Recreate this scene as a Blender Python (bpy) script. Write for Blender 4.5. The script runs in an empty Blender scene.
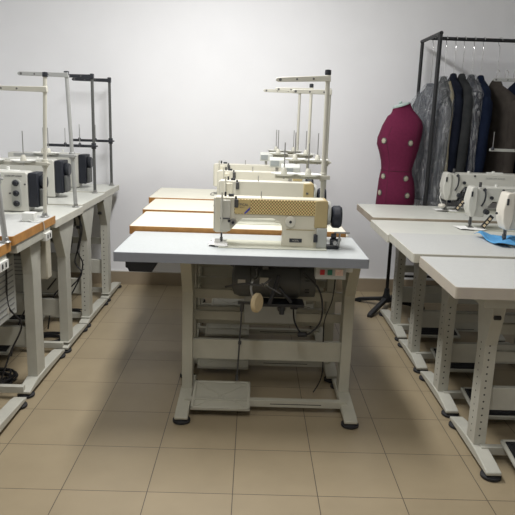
import bpy, bmesh, math, random
from mathutils import Vector, Matrix, Euler
random.seed(7)
PI = math.pi
scene = bpy.context.scene
COL = scene.collection

# ---------------------------------------------------------------- camera
CAM_H = 1.3457
cam_d = bpy.data.cameras.new('camera')
cam = bpy.data.objects.new('camera', cam_d); COL.objects.link(cam)
R_ = Vector((0.99949195, -0.0044504, 0.03156017)); U_ = Vector((-0.02980706, 0.22013488, 0.97501393)); W_ = Vector((0.01128669, 0.97545929, -0.21989039))
m4 = Matrix(((R_.x, U_.x, -W_.x, 0), (R_.y, U_.y, -W_.y, 0), (R_.z, U_.z, -W_.z, CAM_H), (0, 0, 0, 1)))
cam.matrix_world = m4
cam_d.sensor_width = 36; cam_d.lens = 622.54 / 515 * 36
cam_d.clip_start = 0.02
scene.camera = cam

# ---------------------------------------------------------------- world, lights, exposure
world = bpy.data.worlds.new('world'); scene.world = world; world.use_nodes = True
world.node_tree.nodes['Background'].inputs[0].default_value = (0.9, 0.95, 1, 1)
world.node_tree.nodes['Background'].inputs[1].default_value = 0.15
def area(name, loc, sx, sy, power, col=(1, 0.985, 0.975)):
    l = bpy.data.lights.new(name, 'AREA'); l.shape = 'RECTANGLE'; l.size = sx; l.size_y = sy
    l.energy = power; l.color = col
    o = bpy.data.objects.new(name, l); COL.objects.link(o); o.location = loc
    return o
LAMPS = [((-0.25, 3.1, 2.72), 0.25, 1.2, 56), ((0.0, 0.75, 2.72), 0.3, 1.2, 22), ((-1.7, 1.6, 2.72), 0.25, 1.2, 6)]
for lc, sx, sy, pw in LAMPS:
    area('ceiling_lamp_light', lc, sx, sy, pw)
scene.view_settings.view_transform = 'Standard'
scene.view_settings.look = 'None'
scene.view_settings.exposure = 0.10
scene.view_settings.gamma = 1.0
scene.view_settings.use_curve_mapping = False

# ---------------------------------------------------------------- materials
MATS = {}
def mat(name, col, rough=0.5, metal=0.0, noise=0.0, nscale=20.0, bump=0.0, bscale=200.0, col2=None, spec=0.5):
    m = bpy.data.materials.new(name); m.use_nodes = True
    nt = m.node_tree; b = nt.nodes['Principled BSDF']
    b.inputs['Base Color'].default_value = (*col, 1); b.inputs['Roughness'].default_value = rough
    b.inputs['Metallic'].default_value = metal; b.inputs['Specular IOR Level'].default_value = spec
    tc = nt.nodes.new('ShaderNodeTexCoord')
    if noise > 0 or col2:
        n = nt.nodes.new('ShaderNodeTexNoise'); n.inputs['Scale'].default_value = nscale; n.inputs['Detail'].default_value = 5
        nt.links.new(tc.outputs['Object'], n.inputs['Vector'])
        r = nt.nodes.new('ShaderNodeMix'); r.data_type = 'RGBA'
        c2 = col2 if col2 else tuple(c * (1 - noise) for c in col)
        r.inputs['A'].default_value = (*col, 1); r.inputs['B'].default_value = (*c2, 1)
        mr = nt.nodes.new('ShaderNodeMapRange'); mr.inputs[1].default_value = 0.35; mr.inputs[2].default_value = 0.7
        nt.links.new(n.outputs['Fac'], mr.inputs[0]); nt.links.new(mr.outputs[0], r.inputs['Factor'])
        nt.links.new(r.outputs['Result'], b.inputs['Base Color'])
    if bump > 0:
        n2 = nt.nodes.new('ShaderNodeTexNoise'); n2.inputs['Scale'].default_value = bscale
        nt.links.new(tc.outputs['Object'], n2.inputs['Vector'])
        bp = nt.nodes.new('ShaderNodeBump'); bp.inputs['Strength'].default_value = bump; bp.inputs['Distance'].default_value = 0.01
        nt.links.new(n2.outputs['Fac'], bp.inputs['Height']); nt.links.new(bp.outputs['Normal'], b.inputs['Normal'])
    MATS[name] = m
    return m
M_wall = mat('wall_paint', (0.86, 0.868, 0.89), 0.85, noise=0.03, nscale=3, bump=0.03, bscale=40)
M_ceil = mat('ceiling_paint', (0.82, 0.82, 0.81), 0.9, noise=0.02)
M_trimw = mat('baseboard_cap', (0.62, 0.60, 0.55), 0.5, noise=0.05)
M_top_grey = mat('laminate_grey_white', (0.50, 0.53, 0.53), 0.42, noise=0.06, nscale=90)
M_edge_grey = mat('edge_blue_grey', (0.26, 0.28, 0.315), 0.4, noise=0.05, nscale=30)
M_top_cream = mat('laminate_cream', (0.70, 0.685, 0.575), 0.4, noise=0.04, nscale=12)
M_top_white = mat('laminate_white', (0.62, 0.63, 0.58), 0.4, noise=0.05, nscale=8)
M_top_pale = mat('laminate_pale_grey', (0.545, 0.555, 0.54), 0.42, noise=0.05, nscale=60)
M_edge_wood = mat('edge_orange_wood', (0.50, 0.25, 0.07), 0.5, col2=(0.36, 0.17, 0.045), nscale=25)
M_edge_white = mat('edge_white', (0.63, 0.62, 0.54), 0.5, noise=0.1, nscale=15)
M_edge_pinkish = mat('edge_worn_beige', (0.48, 0.435, 0.38), 0.5, col2=(0.52, 0.48, 0.39), nscale=9)
M_edge_brown = mat('edge_brown_worn', (0.33, 0.27, 0.20), 0.5, col2=(0.45, 0.40, 0.32), nscale=6)
M_louvre = mat('louvre_grey', (0.20, 0.205, 0.20), 0.6, noise=0.1)
M_frame = mat('frame_paint_cream', (0.47, 0.455, 0.37), 0.45, noise=0.08, nscale=12)
M_frame_l = mat('frame_paint_grey', (0.51, 0.505, 0.44), 0.45, noise=0.10, nscale=12)
M_hole = mat('slot_dark', (0.03, 0.03, 0.03), 0.8, noise=0.1)
M_rubber = mat('rubber_black', (0.018, 0.018, 0.02), 0.7, noise=0.2)
M_black = mat('plastic_black', (0.022, 0.025, 0.032), 0.4, noise=0.15)
M_navy = mat('plastic_navy_black', (0.012, 0.015, 0.024), 0.5, noise=0.15)
M_cream = mat('machine_cream', (0.66, 0.63, 0.51), 0.33, noise=0.04, nscale=9)
M_cream2 = mat('machine_pale_cream', (0.64, 0.62, 0.53), 0.33, noise=0.04, nscale=9)
M_tan = mat('cap_tan', (0.46, 0.37, 0.19), 0.45, noise=0.06)
M_white = mat('machine_white', (0.58, 0.58, 0.53), 0.33, noise=0.05, nscale=9)
M_face = mat('face_plate_white', (0.68, 0.65, 0.57), 0.35, noise=0.04)
M_bed = mat('bed_enamel', (0.56, 0.57, 0.48), 0.3, noise=0.05)
M_steel = mat('steel', (0.45, 0.45, 0.44), 0.3, metal=0.9, noise=0.1)
M_pole = mat('pole_grey_paint', (0.40, 0.41, 0.40), 0.4, metal=0.3, noise=0.08)
M_pole_cream = mat('pole_cream_paint', (0.53, 0.52, 0.45), 0.4, noise=0.06)
M_dish = mat('spool_dish_white', (0.75, 0.76, 0.72), 0.4, noise=0.04)
M_motor = mat('motor_grey', (0.085, 0.088, 0.085), 0.5, noise=0.12)
M_motor2 = mat('motor_bracket', (0.09, 0.09, 0.09), 0.5, metal=0.4, noise=0.2)
M_label = mat('label_pale', (0.50, 0.48, 0.42), 0.5, noise=0.1)
M_kneepad = mat('knee_pad_tan', (0.62, 0.50, 0.30), 0.7, noise=0.12, nscale=30)
M_boxgrey = mat('control_box_grey', (0.42, 0.43, 0.40), 0.5, noise=0.06)
M_boxbeige = mat('control_box_beige', (0.55, 0.52, 0.42), 0.5, noise=0.06)
M_screen = mat('panel_screen_grey', (0.33, 0.36, 0.36), 0.2, noise=0.1)
M_red = mat('button_red', (0.45, 0.02, 0.025), 0.4, noise=0.1)
M_green = mat('button_green', (0.02, 0.18, 0.11), 0.4, noise=0.1)
M_pink = mat('warning_sticker', (0.75, 0.45, 0.38), 0.5, col2=(0.8, 0.7, 0.6), nscale=150)
M_blue = mat('cloth_sky_blue', (0.10, 0.36, 0.66), 0.85, col2=(0.07, 0.27, 0.55), nscale=25, bump=0.3, bscale=500)
M_wcloth = mat('cloth_white', (0.86, 0.86, 0.84), 0.85, noise=0.05, bump=0.2, bscale=400)
M_maroon = mat('fabric_maroon', (0.125, 0.014, 0.046), 0.9, noise=0.12, nscale=60, bump=0.15, bscale=500, spec=0.2)
M_seam = mat('seam_dark_maroon', (0.06, 0.006, 0.02), 0.9, noise=0.1)
M_dial = mat('dial_ivory', (0.45, 0.42, 0.32), 0.5, noise=0.1)
M_neck = mat('neck_cap_grey_green', (0.42, 0.52, 0.49), 0.5, noise=0.1)
M_rack = mat('rack_black', (0.015, 0.016, 0.018), 0.45, metal=0.2, noise=0.1)
M_hook = mat('hanger_chrome', (0.7, 0.7, 0.7), 0.2, metal=1.0, noise=0.05)
M_hangwood = mat('hanger_dark', (0.03, 0.03, 0.035), 0.5, noise=0.1)
M_cable = mat('cable_black', (0.015, 0.015, 0.017), 0.5, noise=0.1)
M_cableg = mat('cable_grey', (0.35, 0.35, 0.33), 0.5, noise=0.1)
M_matblack = mat('treadle_mat_black', (0.012, 0.013, 0.016), 0.75, noise=0.2, bump=0.3, bscale=300)
M_ink = mat('ink_dark', (0.10, 0.10, 0.10), 0.6, noise=0.1)
M_inkblue = mat('stripe_blue', (0.06, 0.07, 0.36), 0.5, noise=0.1)
M_bluelogo = mat('logo_grey', (0.36, 0.37, 0.36), 0.5, noise=0.1)
M_logo_l = mat('panel_housing_grey', (0.55, 0.57, 0.53), 0.4, noise=0.05)
M_thread = mat('thread_white', (0.75, 0.75, 0.72), 0.7, noise=0.05)
M_amber = mat('lamp_window_ivory', (0.75, 0.62, 0.42), 0.3, noise=0.05)

def fabric(name, c, c2):
    return mat(name, c, 0.95, col2=c2, nscale=14, bump=0.4, bscale=350, spec=0.15)
F_grey = fabric('suit_grey', (0.065, 0.072, 0.085), (0.04, 0.045, 0.055))
F_navy = fabric('suit_navy_dark', (0.010, 0.013, 0.024), (0.006, 0.008, 0.016))
F_char = fabric('suit_charcoal', (0.035, 0.037, 0.038), (0.022, 0.024, 0.026))
F_blue = fabric('suit_blue', (0.008, 0.014, 0.034), (0.005, 0.009, 0.024))
F_brown = fabric('suit_taupe', (0.060, 0.052, 0.045), (0.042, 0.036, 0.031))
F_cream = fabric('lining_cream', (0.34, 0.29, 0.17), (0.25, 0.21, 0.12))

# perforated yellow cover: dots from a rotated checker
def perforated():
    m = bpy.data.materials.new('cover_yellow_perforated'); m.use_nodes = True
    nt = m.node_tree; b = nt.nodes['Principled BSDF']; b.inputs['Roughness'].default_value = 0.45
    tc = nt.nodes.new('ShaderNodeTexCoord'); mp = nt.nodes.new('ShaderNodeMapping')
    ck = nt.nodes.new('ShaderNodeTexChecker'); ck.inputs['Scale'].default_value = 150
    ck.inputs['Color1'].default_value = (0.24, 0.16, 0.06, 1); ck.inputs['Color2'].default_value = (0.76, 0.60, 0.28, 1)
    nt.links.new(tc.outputs['Object'], mp.inputs['Vector']); nt.links.new(mp.outputs[0], ck.inputs['Vector'])
    nt.links.new(ck.outputs['Color'], b.inputs['Base Color'])
    return m
M_perf = perforated()
M_yellow = mat('cover_yellow_plain', (0.56, 0.44, 0.20), 0.45, noise=0.04)

def plastic_mat():
    m = bpy.data.materials.new('clear_plastic_film'); m.use_nodes = True
    nt = m.node_tree; nt.nodes.remove(nt.nodes['Principled BSDF']); out = nt.nodes['Material Output']
    tr = nt.nodes.new('ShaderNodeBsdfTransparent'); tr.inputs[0].default_value = (0.93, 0.94, 0.95, 1)
    gl = nt.nodes.new('ShaderNodeBsdfGlossy'); gl.inputs['Roughness'].default_value = 0.16; gl.inputs[0].default_value = (0.9, 0.9, 0.92, 1)
    df = nt.nodes.new('ShaderNodeBsdfDiffuse'); df.inputs[0].default_value = (0.62, 0.64, 0.66, 1)
    mx1 = nt.nodes.new('ShaderNodeMixShader'); mx1.inputs[0].default_value = 0.55
    mx2 = nt.nodes.new('ShaderNodeMixShader')
    tc = nt.nodes.new('ShaderNodeTexCoord')
    vo = nt.nodes.new('ShaderNodeTexNoise'); vo.inputs['Scale'].default_value = 22; vo.inputs['Detail'].default_value = 4; vo.inputs['Distortion'].default_value = 2.5
    mp = nt.nodes.new('ShaderNodeMapping'); mp.inputs['Scale'].default_value = (1, 1, 0.35)
    nt.links.new(tc.outputs['Object'], mp.inputs[0]); nt.links.new(mp.outputs[0], vo.inputs['Vector'])
    bp = nt.nodes.new('ShaderNodeBump'); bp.inputs['Strength'].default_value = 1.0; bp.inputs['Distance'].default_value = 0.05
    nt.links.new(vo.outputs['Fac'], bp.inputs['Height']); nt.links.new(bp.outputs['Normal'], gl.inputs['Normal'])
    nt.links.new(gl.outputs[0], mx1.inputs[1]); nt.links.new(df.outputs[0], mx1.inputs[2])
    nt.links.new(tr.outputs[0], mx2.inputs[1]); nt.links.new(mx1.outputs[0], mx2.inputs[2])
    mr = nt.nodes.new('ShaderNodeMapRange'); mr.inputs[1].default_value = 0.48; mr.inputs[2].default_value = 0.66; mr.inputs[3].default_value = 0.10; mr.inputs[4].default_value = 0.42
    nt.links.new(vo.outputs['Fac'], mr.inputs[0]); nt.links.new(mr.outputs[0], mx2.inputs[0])
    nt.links.new(mx2.outputs[0], out.inputs['Surface'])
    return m
M_film = plastic_mat()

def tile_mat():
    m = bpy.data.materials.new('floor_tiles'); m.use_nodes = True
    nt = m.node_tree; b = nt.nodes['Principled BSDF']; b.inputs['Roughness'].default_value = 0.42
    tc = nt.nodes.new('ShaderNodeTexCoord'); mp = nt.nodes.new('ShaderNodeMapping')
    mp.inputs['Location'].default_value = (0.664 + 0.312 * 20, -2.341 + 0.312 * 20, 0)
    br = nt.nodes.new('ShaderNodeTexBrick'); br.offset = 0; br.squash = 1
    br.inputs['Scale'].default_value = 1; br.inputs['Brick Width'].default_value = 0.312; br.inputs['Row Height'].default_value = 0.312
    br.inputs['Mortar Size'].default_value = 0.0016; br.inputs['Mortar Smooth'].default_value = 0.1; br.inputs['Bias'].default_value = 0
    br.inputs['Color1'].default_value = (0.385, 0.312, 0.20, 1); br.inputs['Color2'].default_value = (0.36, 0.292, 0.187, 1)
    br.inputs['Mortar'].default_value = (0.085, 0.068, 0.05, 1)
    n = nt.nodes.new('ShaderNodeTexNoise'); n.inputs['Scale'].default_value = 5; n.inputs['Detail'].default_value = 8
    mx = nt.nodes.new('ShaderNodeMix'); mx.data_type = 'RGBA'; mx.blend_type = 'MULTIPLY'; mx.inputs['Factor'].default_value = 0.25
    nt.links.new(tc.outputs['Object'], mp.inputs[0]); nt.links.new(mp.outputs[0], br.inputs['Vector']); nt.links.new(tc.outputs['Object'], n.inputs['Vector'])
    nt.links.new(br.outputs['Color'], mx.inputs['A']); nt.links.new(n.outputs['Fac'], mx.inputs['B'])
    nt.links.new(mx.outputs['Result'], b.inputs['Base Color'])
    return m
M_tile = tile_mat()
M_basetile = mat('baseboard_tile', (0.33, 0.27, 0.19), 0.45, noise=0.08, nscale=6)

# ---------------------------------------------------------------- mesh builder
class MB:
    def __init__(self): self.bm = bmesh.new()
    def _fin(self, verts, m, M=None):
        if M is not None: bmesh.ops.transform(self.bm, matrix=M, verts=verts)
        fs = set(f for v in verts for f in v.link_faces)
        for f in fs: f.material_index = m
        return self
    def box(self, x0, x1, y0, y1, z0, z1, m=0, M=None):
        vs = [self.bm.verts.new(p) for p in ((x0, y0, z0), (x1, y0, z0), (x1, y1, z0), (x0, y1, z0), (x0, y0, z1), (x1, y0, z1), (x1, y1, z1), (x0, y1, z1))]
        for q in ((0, 3, 2, 1), (4, 5, 6, 7), (0, 1, 5, 4), (1, 2, 6, 5), (2, 3, 7, 6), (3, 0, 4, 7)): self.bm.faces.new([vs[i] for i in q])
        return self._fin(vs, m, M)
    def prism(self, pts, a, b, axis='y', m=0, M=None):
        # pts in the plane across the axis: y -> (x,z), x -> (y,z), z -> (x,y)
        def P(p, t):
            return {'y': (p[0], t, p[1]), 'x': (t, p[0], p[1]), 'z': (p[0], p[1], t)}[axis]
        A = [self.bm.verts.new(P(p, a)) for p in pts]; B = [self.bm.verts.new(P(p, b)) for p in pts]
        n = len(pts)
        fs = [self.bm.faces.new(A), self.bm.faces.new(list(reversed(B)))]
        for i in range(n): fs.append(self.bm.faces.new((A[i], B[i], B[(i + 1) % n], A[(i + 1) % n])))
        bmesh.ops.recalc_face_normals(self.bm, faces=fs)
        return self._fin(A + B, m, M)
    def cyl(self, p0, p1, r0, r1=None, seg=16, m=0, M=None):
        r1 = r0 if r1 is None else r1
        p0 = Vector(p0); p1 = Vector(p1); d = p1 - p0
        q = d.to_track_quat('Z', 'Y').to_matrix()
        A = []; B = []
        for i in range(seg):
            a = 2 * PI * i / seg; v = Vector((math.cos(a), math.sin(a), 0))
            A.append(self.bm.verts.new(p0 + q @ (v * r0))); B.append(self.bm.verts.new(p1 + q @ (v * r1)))
        self.bm.faces.new(list(reversed(A))); self.bm.faces.new(B)
        for i in range(seg): self.bm.faces.new((A[i], A[(i + 1) % seg], B[(i + 1) % seg], B[i]))
        return self._fin(A + B, m, M)
    def lathe(self, prof, o=(0, 0, 0), d=(0, 0, 1), seg=24, m=0, M=None):
        # prof: list of (r, h) along direction d
        q = Vector(d).to_track_quat('Z', 'Y').to_matrix(); o = Vector(o); rings = []; allv = []
        for r, h in prof:
            if r < 1e-6:
                v = [self.bm.verts.new(o + q @ Vector((0, 0, h)))]
            else:
                v = [self.bm.verts.new(o + q @ Vector((r * math.cos(2 * PI * i / seg), r * math.sin(2 * PI * i / seg), h))) for i in range(seg)]
            rings.append(v); allv += v
        fs = []
        for a, b in zip(rings, rings[1:]):
            for i in range(seg):
                j = (i + 1) % seg
                if len(a) == 1 and len(b) == 1: continue
                if len(a) == 1: fs.append(self.bm.faces.new((a[0], b[j], b[i])))
                elif len(b) == 1: fs.append(self.bm.faces.new((a[i], a[j], b[0])))
                else: fs.append(self.bm.faces.new((a[i], a[j], b[j], b[i])))
        if len(rings[0]) > 1: fs.append(self.bm.faces.new(list(reversed(rings[0]))))
        if len(rings[-1]) > 1: fs.append(self.bm.faces.new(rings[-1]))
        bmesh.ops.recalc_face_normals(self.bm, faces=fs)
        return self._fin(allv, m, M)
    def tube(self, pts, r, seg=8, m=0, smooth_n=0):
        pts = [Vector(p) for p in pts]
        if smooth_n: pts = catmull(pts, smooth_n)
        n = len(pts); rings = []; up = None; allv = []
        for i, p in enumerate(pts):
            t = (pts[min(i + 1, n - 1)] - pts[max(i - 1, 0)]).normalized()
            if up is None:
                up = Vector((0, 0, 1)) if abs(t.z) < 0.9 else Vector((1, 0, 0))
            s = t.cross(up).normalized(); up = s.cross(t).normalized()
            ring = [self.bm.verts.new(p + (s * math.cos(2 * PI * k / seg) + up * math.sin(2 * PI * k / seg)) * r) for k in range(seg)]
            rings.append(ring); allv += ring
        fs = []
        for a, b in zip(rings, rings[1:]):
            for k in range(seg): fs.append(self.bm.faces.new((a[k], a[(k + 1) % seg], b[(k + 1) % seg], b[k])))
        fs.append(self.bm.faces.new(list(reversed(rings[0])))); fs.append(self.bm.faces.new(rings[-1]))
        bmesh.ops.recalc_face_normals(self.bm, faces=fs)
        return self._fin(allv, m)
    def loft(self, rings, m=0, cap=True):
        # rings: lists of equal length of points
        R = [[self.bm.verts.new(p) for p in r] for r in rings]; n = len(R[0]); fs = []
        for a, b in zip(R, R[1:]):
            for k in range(n): fs.append(self.bm.faces.new((a[k], a[(k + 1) % n], b[(k + 1) % n], b[k])))
        if cap: fs.append(self.bm.faces.new(list(reversed(R[0])))); fs.append(self.bm.faces.new(R[-1]))
        bmesh.ops.recalc_face_normals(self.bm, faces=fs)
        return self._fin([v for r in R for v in r], m)
    def build(self, name, mats, parent=None, bevel=0.0, smooth=True, seg=2):
        me = bpy.data.meshes.new(name); self.bm.to_mesh(me); self.bm.free()
        for mm in (mats if isinstance(mats, (list, tuple)) else [mats]): me.materials.append(mm)
        if smooth:
            me.shade_smooth(); me.set_sharp_from_angle(angle=math.radians(35))
        o = bpy.data.objects.new(name, me); COL.objects.link(o)
        if parent is not None: o.parent = parent
        if bevel > 0:
            b = o.modifiers.new('bevel', 'BEVEL'); b.width = bevel; b.segments = seg; b.limit_method = 'ANGLE'; b.angle_limit = math.radians(35)
            b.use_clamp_overlap = True
        return o
def catmull(P, n):
    out = []
    for i in range(len(P) - 1):
        p0 = P[max(i - 1, 0)]; p1 = P[i]; p2 = P[i + 1]; p3 = P[min(i + 2, len(P) - 1)]
        for k in range(n):
            t = k / n
            out.append(0.5 * ((2 * p1) + (p2 - p0) * t + (2 * p0 - 5 * p1 + 4 * p2 - p3) * t * t + (3 * p1 - p0 - 3 * p2 + p3) * t ** 3))
    out.append(P[-1]); return out
def empty(name, loc, rz=0):
    o = bpy.data.objects.new(name, None); COL.objects.link(o); o.location = loc; o.rotation_euler = (0, 0, rz); o.empty_display_size = 0.1
    return o
def tag(o, label, cat, group=None):
    o['label'] = label; o['category'] = cat
    if group: o['group'] = group
    return o
def plabel(o, s): o['label'] = s; return o
def struct(o): o['kind'] = 'structure'; return o
def text_part(name, body, size, loc, rot, m, parent, depth=0.0006, w=1.0):
    cu = bpy.data.curves.new(name, 'FONT'); cu.body = body; cu.size = size; cu.extrude = depth; cu.align_x = 'CENTER'; cu.align_y = 'CENTER'
    tmp = bpy.data.objects.new(name + '_tmp', cu); COL.objects.link(tmp)
    dg = bpy.context.evaluated_depsgraph_get(); me = bpy.data.meshes.new_from_object(tmp.evaluated_get(dg))
    bpy.data.objects.remove(tmp); bpy.data.curves.remove(cu)
    me.name = name; me.materials.clear(); me.materials.append(m)
    o = bpy.data.objects.new(name, me); COL.objects.link(o); o.parent = parent; o.location = loc; o.rotation_euler = rot; o.scale = (w, 1, 1)
    return o

# ---------------------------------------------------------------- room
XL, XR, YF, YB, ZC = -2.35, 2.75, -2.6, 4.86, 2.78
struct(MB().box(XL - .1, XR + .1, YF - .1, YB + .1, -0.1, 0).build('floor', M_tile, smooth=False))
struct(MB().box(XL - .1, XR + .1, YF - .1, YB + .1, ZC, ZC + .1).build('ceiling', M_ceil, smooth=False))
struct(MB().box(XL - .1, XR + .1, YB, YB + .1, 0, ZC).build('wall_back', M_wall, smooth=False))
struct(MB().box(XL - .1, XL, YF, YB, 0, ZC).build('wall_left', M_wall, smooth=False))
struct(MB().box(XR, XR + .1, YF, YB, 0, ZC).build('wall_right', M_wall, smooth=False))
struct(MB().box(XL - .1, XR + .1, YF - .1, YF, 0, ZC).build('wall_front', M_wall, smooth=False))
def baseboard(name, x0, x1, y0, y1):
    struct(MB().box(x0, x1, y0, y1, 0, .104).box(x0, x1, y0, y1, .104, .110, m=1).build(name, [M_basetile, M_trimw], smooth=False))
baseboard('baseboard_back', XL, XR, YB - .012, YB)
baseboard('baseboard_left', XL, XL + .012, YF, YB - .012)
baseboard('baseboard_right', XR - .012, XR, YF, YB - .012)

for lc, sx, sy, pw in LAMPS:
    t = empty('ceiling_light', (lc[0], lc[1], ZC))
    tag(t, 'white fluorescent ceiling light ' + ('over the middle row of sewing tables' if lc[1] > 3 else 'near the viewer' if lc[0] > -1 else 'over the left row of tables'), 'ceiling light', 'ceiling lights')
    MB().box(-sx / 2 - .04, sx / 2 + .04, -sy / 2 - .04, sy / 2 + .04, -.045, 0).build('fixture_housing', M_ceil, t, bevel=.004)

# ---------------------------------------------------------------- tables
def leg_set(root, x, y0, y1, yc, zt, fm, holes=False, side=1, hw=.042, plate=(.052, .004), flare=None):
    fl = flare or (.15 if plate[1] < .01 else .085)
    px = x - (.03 * side if plate[1] > .01 else 0)
    """one T-shaped steel leg standing at local x: foot rail along Y, column, flared head under the top"""
    b = MB()
    w = 0.0245
    # flared head + column (YZ outline)
    zt2 = zt - plate[1]
    b.prism([(yc - fl, zt2), (yc - fl, zt2 - .03), (yc - hw, zt2 - .20), (yc - hw, .045), (yc + hw, .045), (yc + hw, zt2 - .20), (yc + fl, zt2 - .03), (yc + fl, zt2)], x - w, x + w, 'x')
    b.box(px - plate[0], px + plate[0], yc - .19, yc + .19, zt2, zt)
    if holes:
        for k in range(16):
            z = .10 + k * .03
            if z > zt - .24: break
            b.cyl((x - .004, yc - hw - .0006, z), (x - .004, yc - hw + .003, z), .0042, m=1, seg=10)
            b.cyl((x - side * w - side * .0006, yc, z), (x - side * w + side * .003, yc, z), .0042, m=1, seg=10)
        b.cyl((x, yc - .10, zt - .11), (x - side * (w + .001), yc - .10, zt - .11), .009, m=1, seg=14)
    leg = b.build('leg', [fm, M_hole], root, bevel=.003, smooth=False)
    if flare: MB().cyl((x, yc - .02, zt - .135), (x - side * (w + .012), yc - .02, zt - .135), .013, seg=6).build('bolt', M_dish, leg, bevel=.001)
    r = MB()
    h0 = .052
    r.prism([(y0, .022), (y0, .036), (y0 + .05, .046), (yc - .06, h0 + .006), (yc + .06, h0 + .006), (y1 - .05, .046), (y1, .036), (y1, .022)], x - .03, x + .03, 'x')
    rail = r.build('foot_rail', fm, leg, bevel=.004)
    for yy in (y0 + .03, y1 - .03):
        MB().lathe([(.034, 0), (.040, .004), (.040, .012), (.028, .017), (.024, .024)], (x, yy, 0), seg=20).build('rubber_foot', M_rubber, rail)
    return leg
def treadle(root, cx, yc, w, d, m_plate, tilt=8, black=False, z=.06):
    M = Matrix.Translation((cx, yc, z)) @ Matrix.Rotation(math.radians(tilt), 4, 'X')
    b = MB()
    b.box(-w / 2, w / 2, -d / 2, d / 2, -.008, .002, M=M)
    b.box(-w / 2, w / 2, -d / 2, -d / 2 + .014, .002, .008, M=M); b.box(-w / 2, w / 2, d / 2 - .014, d / 2, .002, .008, M=M)
    b.box(-w / 2, -w / 2 + .014, -d / 2, d / 2, .002, .008, M=M); b.box(w / 2 - .014, w / 2, -d / 2, d / 2, .002, .008, M=M)
    p = b.build('pedal', m_plate, root, bevel=.003)
    if black:
        c = MB().box(-w / 2 + .016, w / 2 - .016, -d / 2 + .016, d / 2 - .016, .0025, .009, M=M)
        for k in range(9):
            yy = -d / 2 + .03 + k * (d - .06) / 8
            c.box(-w / 2 + .03, w / 2 - .03, yy - .003, yy + .003, .009, .011, M=M)
        c.build('pedal_mat', M_matblack, p)
    else:
        c = MB()
        L = math.hypot(w - .04, d - .04); a = math.atan2(d - .04, w - .04)
        for s in (1, -1):
            c.box(-L / 2, L / 2, -.0035, .0035, .0015, .0045, M=M @ Matrix.Rotation(s * a, 4, 'Z'))
        c.build('pedal_rib', m_plate, p)
    return p
def table(name, label, group, x0, x1, y0, y1, z, topm, edgem, fm, legs=(-.29, .45), yc=None, rail=(0.06, 0.5), panel_z=(.20, .30), holes=False, pedal=None, black=False, motor=True, box=None, shelf=True, hw=.042, th=.040, side=1, bars=(.42, .52), plate=(.052, .004), flare=None):
    root = empty(name, (x0, y0, 0)); tag(root, label, 'table', group)
    W = x1 - x0; D = y1 - y0; lx = [a - x0 for a in legs]
    cr = .009
    def rr(e, c):
        P = []
        for (cx, cy, a0) in ((W - e - c, D - e - c, 0), (e + c, D - e - c, 90), (e + c, e + c, 180), (W - e - c, e + c, 270)):
            for k in range(5):
                a = math.radians(a0 + k * 22.5); P.append((cx + c * math.cos(a), cy + c * math.sin(a)))
        return P
    MB().prism(rr(.0022, cr), z - th + .001, z, 'z').build('tabletop', topm, root, smooth=False)
    eb = MB(); O = rr(0, cr); I = rr(.0025, cr); n = len(O)
    vo = [[eb.bm.verts.new((p[0], p[1], zz)) for p in pp] for pp, zz in ((O, z - th), (O, z - .001), (I, z - .0003), (I, z - th))]
    for a, b in ((0, 1), (1, 2), (2, 3), (3, 0)):
        for i in range(n): eb.bm.faces.new((vo[a][i], vo[a][(i + 1) % n], vo[b][(i + 1) % n], vo[b][i]))
    bmesh.ops.recalc_face_normals(eb.bm, faces=eb.bm.faces[:])
    eb.build('edge_band', edgem, root, smooth=False)
    yc_ = (yc if yc is not None else y0 + D * .55) - y0
    for i, x in enumerate(lx):
        leg_set(root, x, rail[0], rail[1], yc_, z - th, fm, holes, side if i == 0 else -side, hw, plate, flare)
    # cross panel, rear bars, floor bar
    MB().prism([(yc_ - .012, panel_z[0]), (yc_ - .016, panel_z[1]), (yc_ + .01, panel_z[1]), (yc_ + .01, panel_z[0])], lx[0], lx[1], 'x').build('cross_panel', fm, root, bevel=.002)
    fb = MB().box(lx[0], lx[1], .165, .195, .030, .062)
    fb.box((lx[0] + lx[1]) / 2 + .02, lx[1] - .12, .1645, .166, .043, .047, m=1)
    fb.build('floor_bar', [fm, M_hole], root, bevel=.002)
    for zz in bars:
        MB().box(lx[0], lx[1], yc_ + .07, yc_ + .09, zz, zz + .045).build('rear_bar', fm, root, bevel=.002)
    if pedal:
        treadle(root, pedal[0] - x0, pedal[1] - y0, pedal[2], pedal[3], fm if not black else M_frame_l, 9, black)
    if motor:
        mx0, mx1, my, mz, mr = -.085 - x0 if motor is True else motor[0] - x0, .305 - x0 if motor is True else motor[1] - x0, yc_ + .0, z - .185, .082
        L = mx1 - mx0
        mt = MB().lathe([(0, 0), (.045, .002), (.072, .014), (mr, .04), (mr, .085), (mr - .003, .087), (mr - .003, .093), (mr, .095), (mr, L * .8), (mr - .006, L * .82), (mr - .006, L), (0, L)], (mx0, my, mz), (1, 0, 0), 32).build('motor', M_motor, root)
        br = MB().box(mx0 + .12, mx1 - .06, my - .05, my + .05, mz + mr - .01, z - th)
        br.box(mx0 + .14, mx0 + .17, my - .09, my + .09, mz + mr - .012, z - th); br.build('motor_bracket', M_motor2, root, bevel=.003)
        vn = MB()
        for k in range(6):
            vn.box(mx1 - .05, mx1 - .03, my - mr - .0005 + .008, my - mr + .02, mz - .04 + k * .014, mz - .035 + k * .014)
        vn.build('motor_vent', M_hole, mt)
        MB().box(mx0 + .03, mx0 + .065, my - mr - .0012, my - mr + .01, mz - .005, mz + .018).build('motor_label', M_label, mt)
        MB().box(mx0 + .13, mx0 + .17, my - mr - .0012, my - mr + .012, mz - .01, mz + .03).build('motor_label', M_label, mt)
    return root

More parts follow.
